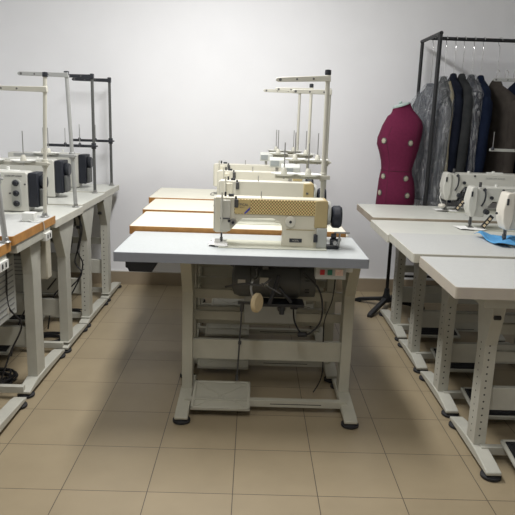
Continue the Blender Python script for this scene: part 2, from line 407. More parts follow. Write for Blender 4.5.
T1 = table('sewing_table', 'grey-topped sewing table with blue-grey edge, nearest of the middle row', 'sewing tables of the middle row',
           -.568, .494, 2.512, 2.995, .785, M_top_grey, M_edge_grey, M_frame, legs=(-.288, .470), yc=2.84, rail=(.03, .50), pedal=(-.118, 2.725, .272, .225), bars=(.37, .48))
for nm, lab, x0, y0, y1, z, dx in [('sewing_table', 'cream sewing table with brown wooden edge directly behind the grey-topped table', -.598, 3.005, 3.49, .808, -.02),
                              ('sewing_table', 'cream wood-edged sewing table second from the back wall in the middle row', -.622, 3.51, 3.985, .815, -.04),
                              ('sewing_table', 'cream wood-edged sewing table at the back of the middle row by the wall', -.668, 4.0, 4.565, .820, -.07)]:
    table(nm, lab, 'sewing tables of the middle row', x0, x0 + 1.065, y0, y1, z, M_top_cream, M_edge_wood, M_frame, legs=(-.293 + dx, .452 + dx * .3), yc=y0 + .3, rail=(.03, .46), pedal=(-.13, y0 + .2, .27, .225),
          motor=(-.10 + dx, .28 + dx), panel_z=(.22, .32))

# details under the grey table
def loc(o): return o.location
r = T1
MB().prism([(.040, .743), (.180, .743), (.152, .690), (.055, .690), (.050, .704), (.040, .708)], .05, .40, 'y').build('drawer', M_navy, r, bevel=.003)
kb = MB().tube([(.60, .24, .67), (.60, .16, .655), (.58, .11, .65), (.575, .10, .61), (.592, .095, .565)], .006, smooth_n=6)
kr = kb.build('knee_lifter_rod', M_steel, r)
plabel(MB().lathe([(0, 0), (.036, .0), (.043, .005), (.043, .016), (.037, .022), (0, .023)], (.592, .085, .560), (.86, -.5, .05), 32).build('knee_lifter_pad', M_kneepad, r), 'round tan knee lifter pad')
pm = MB().cyl((.52, .30, .115), (.535, .30, .47), .004); pm.cyl((.52, .30, .10), (.52, .30, .125), .008); pm.cyl((.533, .30, .45), (.537, .30, .49), .009); pm.cyl((.528, .30, .285), (.529, .30, .30), .008)
pm.box(.515, .60, .295, .305, .485, .497)
pm.build('pedal_rod', M_motor2, r)
sw = MB().box(.845, .975, .045, .095, .683, .7425).build('switch_box', M_boxgrey, r, bevel=.003)
MB().box(.978, 1.01, .085, .125, .705, .742).build('plug_socket', M_dish, r, bevel=.003)
MB().box(.864, .884, .040, .048, .703, .725).build('red_button', M_red, sw, bevel=.001)
MB().box(.896, .916, .040, .048, .703, .725).build('green_button', M_green, sw, bevel=.001)
MB().box(.929, .962, .0435, .046, .700, .727).build('warning_sticker', M_pink, sw)
cb = MB().box(.545, .80, .38, .45, .365, .505).build('control_box', M_boxgrey, r, bevel=.004)
MB().lathe([(0, 0), (.018, 0), (.020, .006), (.016, .022), (0, .024)], (.725, .38, .445), (0, -1, 0)).build('socket', M_black, cb)
MB().box(.765, .80, .33, .38, .455, .495).build('plug', M_black, cb, bevel=.004)
cc = MB().tube([(.80, .12, .69), (.87, .12, .62), (.895, .14, .53), (.89, .18, .44), (.85, .2, .385), (.815, .22, .375), (.785, .28, .41), (.78, .34, .46)], .0042, smooth_n=8)
cc.cyl((.835, .2, .378), (.80, .215, .372), .012, seg=12)
cc.build('power_cable', M_cable, r)
MB().tube([(.945, .14, .69), (.945, .20, .55), (.925, .28, .42), (.93, .32, .30), (.935, .34, .12), (.90, .36, .02)], .003, smooth_n=8).build('grey_cable', M_cable, r)
MB().tube([(.66, .10, .60), (.62, .05, .655), (.70, .02, .62)], .003, smooth_n=8).build('wire', M_motor2, r)
st = MB().tube([(.46, .18, .60), (.54, .11, .635), (.62, .08, .64), (.66, .10, .665)], .005, smooth_n=6).build('lifter_chain', M_motor2, r)
bl = MB().cyl((.70, .20, .655), (.66, .20, .52), .010); bl.cyl((.70, .20, .60), (.76, .20, .53), .008); bl.box(.60, .82, .22, .32, .500, .514); bl.cyl((.72, .24, .50), (.72, .24, .46), .012); bl.build('motor_linkage', M_black, r, bevel=.001)

# ---------------------------------------------------------------- right row
def table_r(lab, x0, y0, y1, z, topm, edgem, fm, legx, ped=None, yc=None, w=1.07, th=.04):
    return table('sewing_table', lab, 'sewing tables of the right row', x0, x0 + w, y0, y1, z, topm, edgem, fm, legs=(legx, legx + .62), yc=yc, rail=(-.0 + .02, y1 - y0 - .02), holes=True,
                 pedal=ped, black=True, motor=(legx + .15, legx + .5), panel_z=(.20, .30), side=1, bars=(.38, .50), th=th, plate=(.075, .045))
table_r('white sewing table with worn beige front edge, nearest of the right row', .735, 2.135, 2.642, .778, M_top_pale, M_edge_pinkish, M_frame_l, .965, (1.19, 2.21, .28, .24), yc=2.37, w=1.08, th=.043)
table_r('pale grey sewing table under the blue cloth in the right row', .712, 2.655, 3.165, .785, M_top_pale, M_edge_white, M_frame_l, .965, (1.19, 2.72, .28, .24), yc=2.88)
table_r('low white sewing table between the blue-cloth table and the backmost right one', .707, 3.172, 3.66, .772, M_top_white, M_edge_white, M_frame_l, .96, (1.19, 3.26, .28, .24), yc=3.40)
table_r('white sewing table at the back of the right row before the dress form', .722, 3.668, 4.27, .785, M_top_white, M_edge_brown, M_frame_l, .965, (1.19, 3.8, .28, .24), yc=3.9)

# ---------------------------------------------------------------- left row
def table_l(lab, xr, y0, y1, z, topm, edgem, fm, yc=None, legx=-1.03, rail=None, hw=.042, holes=False, flare=.135):
    return table('sewing_table', lab, 'sewing tables of the left row', xr - 1.06, xr, y0, y1, z, topm, edgem, fm, legs=(legx - .62, legx), yc=yc, rail=rail or (.02, y1 - y0 - .02), holes=holes, hw=hw, flare=flare, plate=(.028, .004),
                 pedal=(-1.45, y0 + .15, .28, .24), black=True, motor=(-1.52, -1.2), panel_z=(.20, .30), side=-1, bars=(.40,))
tl0 = table_l('wood-edged sewing table cut off at the left border, nearest of the left row', -.988, 1.98, 2.525, .815, M_top_pale, M_edge_wood, M_frame_l, yc=2.34, legx=-1.055, hw=.055, rail=(.1, .72), flare=.08)
tl1 = table_l('wood-edged white sewing table holding the small white box', -1.004, 2.585, 3.165, .822, M_top_pale, M_edge_wood, M_frame_l, yc=2.94, legx=-1.06, hw=.055, rail=(.17, .73), flare=.08)
tl2 = table_l('white sewing table just behind the wood-edged one in the left row', -1.008, 3.175, 3.705, .795, M_top_white, M_edge_white, M_frame_l, yc=3.42, legx=-1.05, hw=.042, rail=(.165, .58))
table_l('white sewing table second from the wall in the left row', -1.018, 3.717, 4.315, .80, M_top_white, M_edge_white, M_frame_l, yc=3.88, legx=-1.05, rail=(.06, .60), holes=True)
table_l('white sewing table at the back of the left row against the wall', -1.025, 4.325, 4.80, .805, M_top_white, M_edge_white, M_frame_l, yc=4.42, legx=-1.05, holes=True)
# steel cable channel, clips and control boxes hanging below the left tables
for (tb, cx, cy, z) in ((tl0, -.988, 1.98, .815), (tl1, -1.004, 2.585, .822)):
    ch = MB().box(1.02, 1.055, .05, .50, z - .085, z - .04, M=None)
    ch.build('cable_channel', M_frame_l, tb, bevel=.002)
    MB().box(1.035, 1.066, .40, .49, z - .10, z - .062).box(1.066, 1.069, .42, .43, z - .09, z - .07, m=1).box(1.066, 1.069, .455, .465, z - .09, z - .07, m=1).build('cable_clip', [M_dish, M_hole], tb, bevel=.002)
def vent_box(tb, x0, x1, y0, y1, z0, z1, m, louv=True):
    b = MB().box(x0, x1, y0, y1, z0, z1).build('control_box', m, tb, bevel=.006)
    if louv:
        l = MB()
        for k in range(9):
            zz = z0 + .03 + k * (z1 - z0 - .05) / 9
            l.box(x1 - .002, x1 + .0015, y0 + .03, y1 - .03, zz, zz + .006)
            l.box(x0 + .03, x1 - .03, y0 - .0015, y0 + .002, zz, zz + .006)
        l.build('louvre', M_louvre, b)
        MB().box(x1, x1 + .002, (y0 + y1) / 2, (y0 + y1) / 2 + .03, z0 + .03, z0 + .06).build('label_plate', M_label, b)
    return b
vent_box(tl0, .62, .93, .30, .50, .42, .66, M_boxgrey)
vent_box(tl1, .60, .96, .02, .26, .40, .69, M_boxgrey)
vb = vent_box(tl1, .92, 1.03, .505, .575, .50, .76, M_boxbeige, False)
MB().box(.975, .995, .5035, .507, .60, .68).build('socket', M_black, vb)
vent_box(tl2, .60, .86, .18, .40, .42, .66, M_boxgrey)
for tb, pts in ((tl0, [(1.02, .40, .73), (1.03, .38, .55), (1.02, .36, .38), (1.0, .34, .2), (.95, .34, .03)]),
                (tl1, [(.98, .12, .74), (.97, .13, .6), (.96, .16, .46), (1.0, .2, .36), (.94, .2, .22), (.88, .2, .06)]),
                (tl1, [(1.0, .50, .72), (1.0, .52, .58), (.96, .50, .42), (.9, .45, .3), (.86, .4, .12)]),
                (tl2, [(1.0, .42, .72), (.99, .44, .58), (.95, .46, .46), (.98, .42, .36), (.9, .4, .26), (.86, .4, .06)]),
                (tl2, [(1.045, .50, .74), (1.04, .51, .62), (1.02, .52, .52), (1.045, .53, .44), (1.02, .53, .34), (.96, .5, .22)]),
                (tl2, [(1.03, .515, .74), (1.05, .52, .66), (1.03, .525, .56), (1.0, .525, .45), (1.04, .52, .38), (.98, .5, .30)]),
                (tl2, [(.98, .46, .72), (1.0, .48, .60), (.97, .5, .50), (.93, .46, .40), (.86, .42, .30)])):
    MB().tube(pts, .0045, smooth_n=8).build('power_cable', M_cable, tb)

def coil(label, x, y, r, n, m=M_cable):
    b = MB(); pts = []
    for k in range(n * 16):
        a = 2 * PI * k / 16; rr_ = r * (1 - .25 * random.random() * 0 + .09 * math.sin(a * 1.37 + k * .05)) * (0.72 + .28 * ((k // 16) % 3) / 2)
        pts.append((x + rr_ * math.cos(a), y + rr_ * math.sin(a), .006 + .0055 * (k // 16) + .002 * math.sin(a * 3)))
    b.tube(pts, .0052, 6)
    tag(b.build('cable_coil', m), label, 'cable', 'coiled cables under the left tables')
coil('thick black cable coil on the floor beneath the nearer wood-edged tables', -1.27, 2.94, .10, 7)
coil('black cable coil on the floor beneath the white left table', -1.19, 3.52, .10, 5)
coil('small black cable coil on the floor near the wall under the left row', -1.20, 4.02, .09, 4)

# ---------------------------------------------------------------- straight-stitch machines of the middle row
def machine_c(lab, x, y, z, fancy=False, scale=(1, 1, 1), tan=True, capcol=None):
    root = empty('sewing_machine', (x, y, z)); tag(root, lab, 'sewing machine', 'sewing machines of the middle row'); root.scale = scale
    top = .205
    P = [(-.02, top), (-.023, top - .006), (-.023, .06), (-.019, .057), (.028, .057), (.045, .066), (.088, .112), (.10, .119), (.235, .122), (.262, .113), (.276, .092), (.281, .06), (.278, .004), (.47, .004), (.472, .195), (.462, top)]
    body = MB().prism(P, -.038, .045, 'y').build('machine_arm', M_cream if fancy else M_cream2, root, bevel=.007, seg=3)
    MB().box(-.005, .478, -.085, .092, .0, .0045).build('machine_bed', M_bed, root, bevel=.0015)
    MB().box(-.030, -.021, -.034, .040, .062, top - .004).build('face_plate', M_pole_cream, root, bevel=.003)
    # front relief of the head
    hd = MB().box(.0, .046, -.046, -.036, .064, top - .01).build('head_cover', M_pole_cream if fancy else M_cream, root, bevel=.004)
    MB().cyl((.006, -.02, .012), (.006, -.02, .062), .0042).cyl((.006, -.02, .022), (.006, -.02, .034), .0065).build('needle_bar', M_motor2, root)
    MB().cyl((.006, .004, .014), (.006, .004, .062), .0035).box(-.003, .013, -.016, .012, .0085, .0125).build('presser_foot', M_steel, root)
    tn = MB().cyl((.058, -.036, .103), (.058, -.054, .103), .016, .013, m=0).cyl((.058, -.054, .103), (.058, -.062, .103), .006, m=1)
    tn.cyl((.04, -.036, .108), (.04, -.05, .108), .006, m=1); tn.build('thread_tension', [M_steel, M_black], root)
    MB().box(.062, .080, -.052, -.037, .165, .20).cyl((.068, -.044, .2), (.068, -.044, .212), .005).build('take_up_lever', M_motor2, root, bevel=.003)
    MB().cyl((.020, .0, top - .002), (.020, .0, top + .018), .005).box(.034, .058, -.008, .008, top - .002, top + .010).build('lifter_screw', M_black, root)
    MB().cyl((.008, -.050, .10), (.008, -.050, top + .022), .0042).build('finger_guard_rod', M_pole_cream, root)
    MB().cyl((.18, -.03, top - .004), (.18, -.03, top + .028), .0022).build('thread_pin', M_steel, root)
    if fancy:
        cv = MB().box(.063, .422, -.044, -.036, .138, .200).build('cover_panel', M_perf, root, bevel=.0015)
        MB().box(.066, .132, -.0455, -.043, .140, .198).build('logo_plate', M_yellow, cv)
        text_part('maker_name', 'TYPICAL', .0150, (.097, -.046, .177), (PI / 2, 0, 0), M_ink, cv, w=.95)
        text_part('model_number', 'GC 6-1', .0065, (.097, -.046, .166), (PI / 2, 0, 0), M_ink, cv)
        MB().prism([(.104, .141), (.114, .141), (.131, .157), (.131, .168)], -.0468, -.0455, 'y').build('logo_stripe', M_inkblue, cv)
        ec = MB().prism([(.420, .088), (.420, .203), (.468, .2055), (.478, .198), (.478, .088)], -.046, .048, 'y').build('end_cap', M_tan, root, bevel=.004)
        MB().box(.432, .478, -.052, -.030, .004, .088).build('side_bracket', M_boxgrey, root, bevel=.003)
        MB().box(.295, .424, -.041, -.037, .0765, .0785).build('panel_seam', M_tan, root)
        np_ = MB().box(.312, .368, -.0405, -.037, .024, .040).build('nameplate', M_black, root, bevel=.0008)
        text_part('nameplate_text', 'MODEL', .009, (.340, -.0412, .032), (PI / 2, 0, 0), M_label, np_)
        MB().cyl((.0, -.0465, .118), (.044, -.0465, .118), .003, seg=10).build('seam_clip', M_motor2, root)
        lv = MB().cyl((.427, -.037, .055), (.427, -.06, .055), .008).box(.418, .436, -.062, -.05, .03, .062); lv.build('reverse_lever', M_black, root, bevel=.002)
        d = MB().lathe([(0, 0), (.022, 0), (.024, .004), (.022, .014), (.010, .016), (.010, .018), (0, .018)], (.313, -.037, .112), (0, -1, 0), 28).build('stitch_dial', M_cream2, root)
        MB().cyl((.313, -.054, .112), (.313, -.0565, .112), .006).build('dial_centre', M_black, d)
        MB().lathe([(0, 0), (.048, 0), (.051, .005), (.048, .014), (0, .014)], (.478, 0, .148), (1, 0, 0), 28).build('belt_cover', M_boxgrey, root)
        bw = MB().cyl((.496, -.03, .030), (.530, -.03, .030), .014).cyl((.50, -.03, .055), (.522, -.03, .055), .011).box(.482, .534, -.045, .0, .002, .014).cyl((.515, -.042, .03), (.515, -.062, .03), .009, m=1).cyl((.53, -.035, .040), (.545, -.035, .040), .007, m=1)
        bw.build('bobbin_winder', [M_black, M_steel], root, bevel=.001)
        MB().box(.515, .585, -.02, -.012, .064, .070).cyl((.54, -.016, .0), (.54, -.016, .066), .004).build('winder_bracket', M_steel, root)
    else:
        if tan:
            ec = MB().prism([(.420, .10), (.420, .203), (.466, .2055), (.476, .198), (.476, .10)], -.046, .048, 'y').build('end_cap', M_tan, root, bevel=.004)
            MB().box(.435, .447, -.0475, -.045, .150, .160).build('cap_slot', M_ink, ec)
        MB().cyl((.33, -.037, .10), (.33, -.05, .10), .02).build('stitch_dial', M_cream2, root)
        MB().lathe([(0, 0), (.045, 0), (.048, .006), (.045, .015), (0, .015)], (.476, 0, .150), (1, 0, 0), 28).build('belt_cover', M_boxgrey, root)
    MB().lathe([(0, 0), (.014, 0), (.014, .006), (.040, .010), (.047, .018), (.048, .044), (.041, .054), (.028, .056), (0, .052)], (.490, 0, .132), (1, 0, 0), 32).build('handwheel', M_navy, root)
    # thin black wire guide looped round the left edge of the bed
    MB().tube([(-.005, .06, .002), (-.03, .055, .006), (-.044, .03, .006), (-.048, -.03, .004), (-.040, -.058, .004), (-.02, -.062, .003)], .0018, smooth_n=6).build('wire_guide', M_black, root)
    return root
machine_c('cream sewing machine with yellow perforated cover on the grey-topped table', -.138, 2.74, .785, True, (.985, 1, 1.055))
machine_c('plain cream sewing machine with tan end cap behind the yellow-covered one', -.146, 3.235, .808, False, (.97, 1, 1.05))
machine_c('plain cream sewing machine third from the front in the middle row', -.182, 3.75, .815, False, (1, 1, 1.045))
machine_c('plain cream sewing machine farthest back in the middle row', -.236, 4.25, .820, False, (1.02, 1, 1.035))

# display panels on brackets above the three rear machines
for lab, x0, x1, y, z, zt in (('pale control panel with grey window, nearest of the three above the middle machines', .146, .245, 3.26, 1.064, .808),
                          ('pale control panel with grey window, middle of the three above the middle machines', .097, .190, 3.77, 1.066, .815),
                          ('pale control panel with grey window, farthest of the three above the middle machines', .045, .128, 4.27, 1.068, .820)):
    t = empty('control_panel', (x0, y, zt + .213)); tag(t, lab, 'control panel', 'control panels above the middle machines')
    w = x1 - x0; dz = z - zt - .213
    MB().prism([(-.004, dz - .012), (-.004, dz + .030), (.010, dz + .048), (.03, dz + .048), (.03, dz - .012)], 0, w, 'x').build('panel_housing', M_logo_l, t, bevel=.003)
    MB().box(.006, w * .62, -.0065, -.003, dz - .002, dz + .029).build('panel_window', M_screen, t)
    MB().box(w * .4, w * .6, .01, .022, -.003, dz).build('panel_bracket', M_steel, t)

# ---------------------------------------------------------------- thread stands
def stand(label, group, x, y, z0, top, m_pole, m_arm, arm_len=.25, arm_z=None, tray_z=1.09, tray=(-.24, .02), pins=(-.19, -.07), m_tray=None, lean=(0, 0), dish=True, cap=True, r=.009, tilt=0, m_cap=None, arm_dir=-1, holes=True, threads=True):
    t = empty('thread_stand', (x, y, z0)); tag(t, label, 'thread stand', group)
    H = top - z0; lx, ly = lean
    def at(z): f = (z - z0) / H; return (lx * f, ly * f)
    MB().cyl((0, 0, 0), (lx, ly, H), r).build('pole', m_pole, t)
    MB().lathe([(.02, 0), (.022, .004), (.014, .009), (.012, .022), (0.009, .024)], (0, 0, 0)).build('base_flange', M_steel, t)
    if cap: MB().lathe([(r + .003, 0), (r + .004, .008), (r + .003, .022), (0, .024)], (lx, ly, H - .014)).build('pole_cap', m_cap or M_black, t)
    az = (arm_z if arm_z is not None else top - .03) - z0
    ax, ay = at(az + z0)
    MA = Matrix.Translation((ax, ay, az)) @ Matrix.Rotation(math.radians(tilt), 4, 'Y')
    a = MB().prism([(.012, -.013), (.012, .013), (-arm_len + .01, .010), (-arm_len, .004), (-arm_len, -.004), (-arm_len + .01, -.010)], -.016, -.010, 'y', M=MA)
    a.box(-.012, .012, -.014, .011, -.014, .014, M=MA)
    for k in range(3):
        hx = -(arm_len - .02 - k * .075)
        a.cyl((hx, -.0175, 0), (hx, -.009, 0), .005 if k else .007, m=1, seg=12, M=MA)
    a.build('top_arm', [m_arm, M_ink], t, bevel=.002)
    tz = tray_z - z0; tx, ty = at(tray_z)
    mt = m_tray or m_arm
    tr = MB().box(tx + tray[0], tx + tray[1], ty - .022, ty + .0, tz - .010, tz + .008)
    tr.cyl((tx, ty, tz - .02), (tx, ty, tz + .02), r + .006)
    tr.cyl((tx, ty - .01, tz), (tx + .03, ty - .012, tz), .005)
    trayo = tr.build('spool_arm', mt, t, bevel=.002)
    for i, p in enumerate(pins):
        yy = ty - .04 - .01 * i
        if dish:
            MB().lathe([(.008, .004), (.035, .006), (.060, .014), (.062, .017), (.035, .011), (.008, .009)], (tx + p, yy, tz)).build('spool_dish', M_dish, t)
            MB().lathe([(.014, .0), (.016, .006), (.011, .03), (.007, .036), (0, .036)], (tx + p, yy, tz + .006)).build('spool_cone', M_pole_cream, t)
        else:
            MB().lathe([(.012, .0), (.012, .008), (.006, .02), (0, .02)], (tx + p, yy, tz)).build('spool_cone', M_black, t)
        MB().cyl((tx + p, yy, tz - .01), (tx + p, yy, tz + (.155 if dish else .115)), .0026, seg=8).build('spool_pin', M_steel, t)
        MB().box(tx + p - .006, tx + p + .006, yy, ty - .01, tz - .006, tz).build('pin_bracket', mt, t)
    if threads and False: pass
    return t
G = 'thread stands of the middle row'
stand('grey thread stand with black-capped pole behind the yellow-covered machine', G, .330, 2.92, .785, 1.555, M_pole_cream, M_pole_cream, .235, 1.525, 1.082, (-.225, .03), (-.185, -.075), M_pole_cream, lean=(-.005, 0), r=.0105, tilt=-3)
stand('cream thread stand whose pole rises beside the black-capped one', G, .392, 3.41, .808, 1.505, M_pole_cream, M_pole_cream, .20, 1.485, 1.118, (-.20, .02), (-.17, -.05), M_pole_cream, cap=False, r=.0105)
stand('thread stand with slim black-capped pole second from the wall in the middle row', G, .340, 3.92, .815, 1.545, M_pole_cream, M_pole_cream, .22, 1.515, 1.118, (-.22, .02), (-.19, -.02), M_pole_cream)
stand('thread stand nearest the back wall in the middle row', G, .305, 4.42, .820, 1.55, M_pole_cream, M_pole_cream, .25, 1.525, 1.11, (-.20, .02), (-.15, -.03), M_pole_cream, cap=False)
G = 'thread stands of the left row'
stand('grey thread stand cut off by the left border, nearest of the left row', G, -.998, 2.49, .815, 1.50, M_pole, M_pole, .22, 1.47, 1.075, (-.22, .015), (-.18, -.06), M_pole, lean=(-.055, 0), r=.011)
stand('cream thread stand with flat cream top arm on the wood-edged table', G, -1.038, 3.10, .822, 1.515, M_pole_cream, M_pole_cream, .30, 1.443, 1.09, (-.30, .02), (-.09, -.24), M_pole_cream, lean=(.030, 0), r=.0095)
stand('leaning grey thread stand on the white table behind the wood-edged one', G, -1.035, 3.64, .795, 1.555, M_pole, M_pole, .27, 1.542, 1.095, (-.33, .02), (-.15, -.12), M_pole, lean=(-.028, 0), r=.011)
stand('thread stand with black spool bar second from the wall in the left row', G, -1.082, 4.28, .80, 1.582, M_motor, M_black, .24, 1.572, 1.12, (-.32, .015), (-.18, -.08), M_black, lean=(.0, 0), dish=False, r=.010)
stand('thread stand with black spool bar nearest the wall in the left row', G, -1.066, 4.72, .805, 1.585, M_motor, M_black, .27, 1.572, 1.138, (-.30, .015), (-.22, -.1), M_black, lean=(-.002, 0), dish=False, r=.010)

# ---------------------------------------------------------------- left row machines
def machine_l(lab, x, y, z, dials=True, mname=True, h=1.0):
    # x = right end of the cream casting
    root = empty('sewing_machine', (x, y, z)); tag(root, lab, 'sewing machine', 'sewing machines of the left row'); root.scale = (1, 1, h)
    P = [(-.50, .235), (-.505, .06), (-.44, .06), (-.42, .13), (-.22, .14), (-.20, .11), (-.20, .004), (-.0, .004), (.0, .225), (-.01, .238)]
    MB().prism(P, -.05, .05, 'y').build('machine_arm', M_white, root, bevel=.007, seg=3)
    MB().box(-.50, -.18, -.09, .09, 0, .0045).build('machine_bed', M_bed, root)
    MB().box(.002, .055, -.050, .075, .03, .232).box(.055, .075, -.035, .05, .035, .14, m=1).build('motor_cover', [M_navy, M_motor], root, bevel=.006)
    MB().lathe([(0, 0), (.036, 0), (.040, .006), (.040, .022), (.034, .028), (0, .026)], (.056, .01, .175), (1, 0, 0), 28).build('handwheel', M_black, root)
    MB().lathe([(0, 0), (.018, 0), (.020, .004), (.018, .012), (0, .012)], (.056, .055, .10), (1, 0, 0), 20).build('motor_cap', M_boxgrey, root)
    MB().cyl((-.47, 0, .01), (-.47, 0, .07), .004).build('needle_bar', M_steel, root)
    MB().box(-.30, -.06, -.02, .02, .234, .242).cyl((-.12, 0, .24), (-.12, 0, .262), .009).build('top_cover', M_dish, root, bevel=.002)
    if dials:
        pn = MB()
        pts = []
        for cx, cz, a0 in ((-.062, .170, 0), (-.062, .05, 180)):
            for k in range(9):
                a = math.radians(a0 + k * 22.5); pts.append((cx + .026 * math.cos(a), cz + .026 * math.sin(a)))
        pn.prism(pts, -.056, -.048, 'y'); pnl = pn.build('dial_panel', M_boxgrey, root, bevel=.002)
        for cz in (.172, .112, .052):
            MB().lathe([(0, 0), (.017, 0), (.018, .006), (.012, .010), (.010, .018), (0, .018)], (-.062, -.056, cz), (0, -1, 0), 24).box(-.070 + .006, -.062 + .002, -.078, -.066, cz - .014, cz + .014).build('dial', M_black, pnl)
        MB().cyl((-.015, -.05, .165), (-.015, -.053, .165), .005).cyl((-.098, -.05, .11), (-.098, -.054, .11), .005).build('screw', M_ink, root)
    if mname:
        text_part('maker_name', 'DURKOPP ADLER', .0125, (-.075, -.0515, .212), (PI / 2, 0, 0), M_ink, root, w=.95)
    return root
machine_l('white sewing machine with three black dials and lettering, behind the cream left pole', -1.225, 3.45, .795, h=.93)
machine_l('white sewing machine with black motor housing, between the dialled one and the backmost left one', -1.262, 4.03, .80, False, False, 1.02)
machine_l('white sewing machine with black motor housing farthest back on the left', -1.256, 4.56, .805, False, False, 1.03)
machine_l('black-ended sewing machine cut off at the left border, on the wood-edged table', -1.315, 2.88, .822, False, False, .95)

# small white box and its lead on the wood-edged table
t = empty('junction_box', (-1.068, 2.97, .822)); tag(t, 'small white plastic box with a lead on the wood-edged table', 'box')
MB().box(-.030, .030, -.024, .024, 0, .044).build('box_body', M_dish, t, bevel=.004)
MB().tube([(.0, -.022, .01), (.03, -.04, .004), (.05, -.035, .004), (.062, -.02, .004), (.069, -.01, -.005), (.069, .0, -.05)], .0025, smooth_n=8).build('lead', M_dish, t)

# ---------------------------------------------------------------- right row machines
def machine_r(lab, x, y, z, fm=M_white, grid=True, logo=False, guard=False, h=1.0):
    root = empty('sewing_machine', (x, y, z)); tag(root, lab, 'sewing machine', 'sewing machines of the right row'); root.scale = (h, h, h)
    P = [(.0, .238), (.0, .075), (.065, .075), (.085, .13), (.11, .165), (.34, .168), (.36, .14), (.365, .004), (.54, .004), (.54, .24), (.50, .252), (.08, .250)]
    MB().prism(P, -.05, .05, 'y').build('machine_arm', M_white, root, bevel=.007, seg=3)
    MB().box(.01, .55, -.09, .09, 0, .0045).build('machine_bed', M_bed, root)
    # rounded face cover: wide in the middle, tapering to both ends
    F = [(-.012, .075), (-.030, .12), (-.034, .17), (-.020, .245), (-.012, .252), (.012, .252), (.018, .20), (.016, .12), (.006, .075)]
    MB().prism(F, -.062, .030, 'y').build('face_cover', fm, root, bevel=.006, seg=3)
    MB().box(-.022, -.012, -.066, -.060, .195, .225).build('face_window', M_black, root, bevel=.001)
    MB().cyl((-.044, -.02, .150), (-.052, -.02, .150), .006).build('face_screw', M_black, root)
    MB().cyl((.0, -.02, .012), (.0, -.02, .085), .0055).cyl((.0, -.02, .03), (.0, -.02, .05), .009).build('needle_bar', M_motor2, root)
    MB().cyl((.012, -.01, .014), (.012, -.01, .08), .004).box(-.012, .022, -.04, .01, .006, .013).build('presser_foot', M_steel, root)
    MB().cyl((.030, -.045, .25), (.030, -.045, .278), .008).build('lifter_screw', M_motor2, root)
    MB().tube([(.055, -.055, .245), (.060, -.065, .21), (.058, -.06, .17), (.045, -.055, .14)], .005, smooth_n=6).build('take_up_lever', M_black, root)
    MB().cyl((.075, -.05, .108), (.075, -.078, .108), .016, .014).build('thread_tension', M_black, root)
    MB().cyl((.10, -.05, .19), (.10, -.062, .19), .010).build('guide_knob', M_black, root)
    MB().cyl((.165, -.05, .235), (.165, -.056, .235), .006).cyl((.055, -.05, .235), (.055, -.06, .235), .009).build('screw', M_black, root)
    MB().cyl((.14, -.0, .25), (.14, -.0, .262), .008).cyl((.30, -.0, .25), (.30, -.0, .265), .010).box(.26, .36, -.015, .015, .25, .258).build('top_knob', M_dish, root)
    if grid:
        g = MB(); Mg = Matrix.Translation((.085, -.07, .055)) @ Matrix.Rotation(math.radians(36), 4, 'Y')
        g.box(-.012, .014, -.004, .004, -.045, .04, M=Mg)
        for k in range(3): g.box(-.006, .008, -.0055, -.004, -.038 + k * .024, -.022 + k * .024, m=1, M=Mg)
        g.build('work_lamp', [M_black, M_amber], root)
    text_part('maker_name', 'DÜRKOPP ADLER', .016, (.30, -.0508, .222), (PI / 2, 0, 0), M_bluelogo, root)
    if guard:
        MB().lathe([(0, 0), (.02, .002), (.024, .012), (.02, .022), (0, .024)], (-.035, -.07, .03), (0, 0, 1), 20).build('thread_bobbin', M_face, root)
        MB().tube([(-.035, -.07, .05), (-.05, -.06, .09), (-.035, -.03, .12)], .0025, smooth_n=5).build('wire_bow', M_dish, root)
    return root
machine_r('white sewing machine farthest back on the right, in front of the suits', 1.260, 4.06, .785, guard=True, h=1.0)
machine_r('white sewing machine on the low right table, between the other two', 1.222, 3.46, .772, h=.95)
machine_r('sewing machine with ivory face cover stitching the blue cloth', 1.214, 2.955, .785, fm=M_face, grid=False, h=1.0)

# ---------------------------------------------------------------- cloth pieces
def cloth(name, label, pts, z, m, amp=.004, cat='cloth', rise=0):
    # flat outline filled as a grid of small quads, thickened
    b = MB(); bm = b.bm
    (a, bb, c, d) = [Vector((*p, 0)) for p in pts]; N = 14; V = {}
    for i in range(N + 1):
        for j in range(N + 1):
            u = i / N; v = j / N
            p = a * (1 - u) * (1 - v) + bb * u * (1 - v) + c * u * v + d * (1 - u) * v
            edge = 1 + .5 * math.sin(u * 9 + v * 4)
            V[i, j] = bm.verts.new((p.x + .004 * math.sin(v * 11 + u * 3), p.y + .004 * math.sin(u * 13), z + rise * v + amp * (1 + math.sin(u * 7 + v * 5)) * edge * .5))
    for i in range(N):
        for j in range(N): bm.faces.new((V[i, j], V[i + 1, j], V[i + 1, j + 1], V[i, j + 1]))
    bmesh.ops.recalc_face_normals(bm, faces=bm.faces[:])
    o = b.build(name, m); s = o.modifiers.new('thickness', 'SOLIDIFY'); s.thickness = .0015; s.offset = 1
    tag(o, label, cat); return o
cloth('cloth_piece', 'sky blue cloth piece under the needle on the right row', [(1.135, 3.12), (1.165, 2.85), (1.36, 2.83), (1.255, 3.16)], .7905, M_blue, .016)
cloth('cloth_piece', 'small white cloth scrap under the needle of the yellow-covered machine', [(-.190, 2.672), (-.098, 2.662), (-.112, 2.752), (-.172, 2.757)], .7902, M_wcloth, .003, rise=.012)
cloth('cloth_piece', 'white cloth scrap under the needle of the farthest right machine', [(1.19, 4.00), (1.35, 3.99), (1.33, 4.08), (1.20, 4.09)], .7902, M_wcloth, .002)
cloth('cloth_piece', 'white cloth scrap under the needle on the low right table', [(1.15, 3.38), (1.30, 3.37), (1.29, 3.48), (1.15, 3.49)], .7772, M_wcloth, .002)

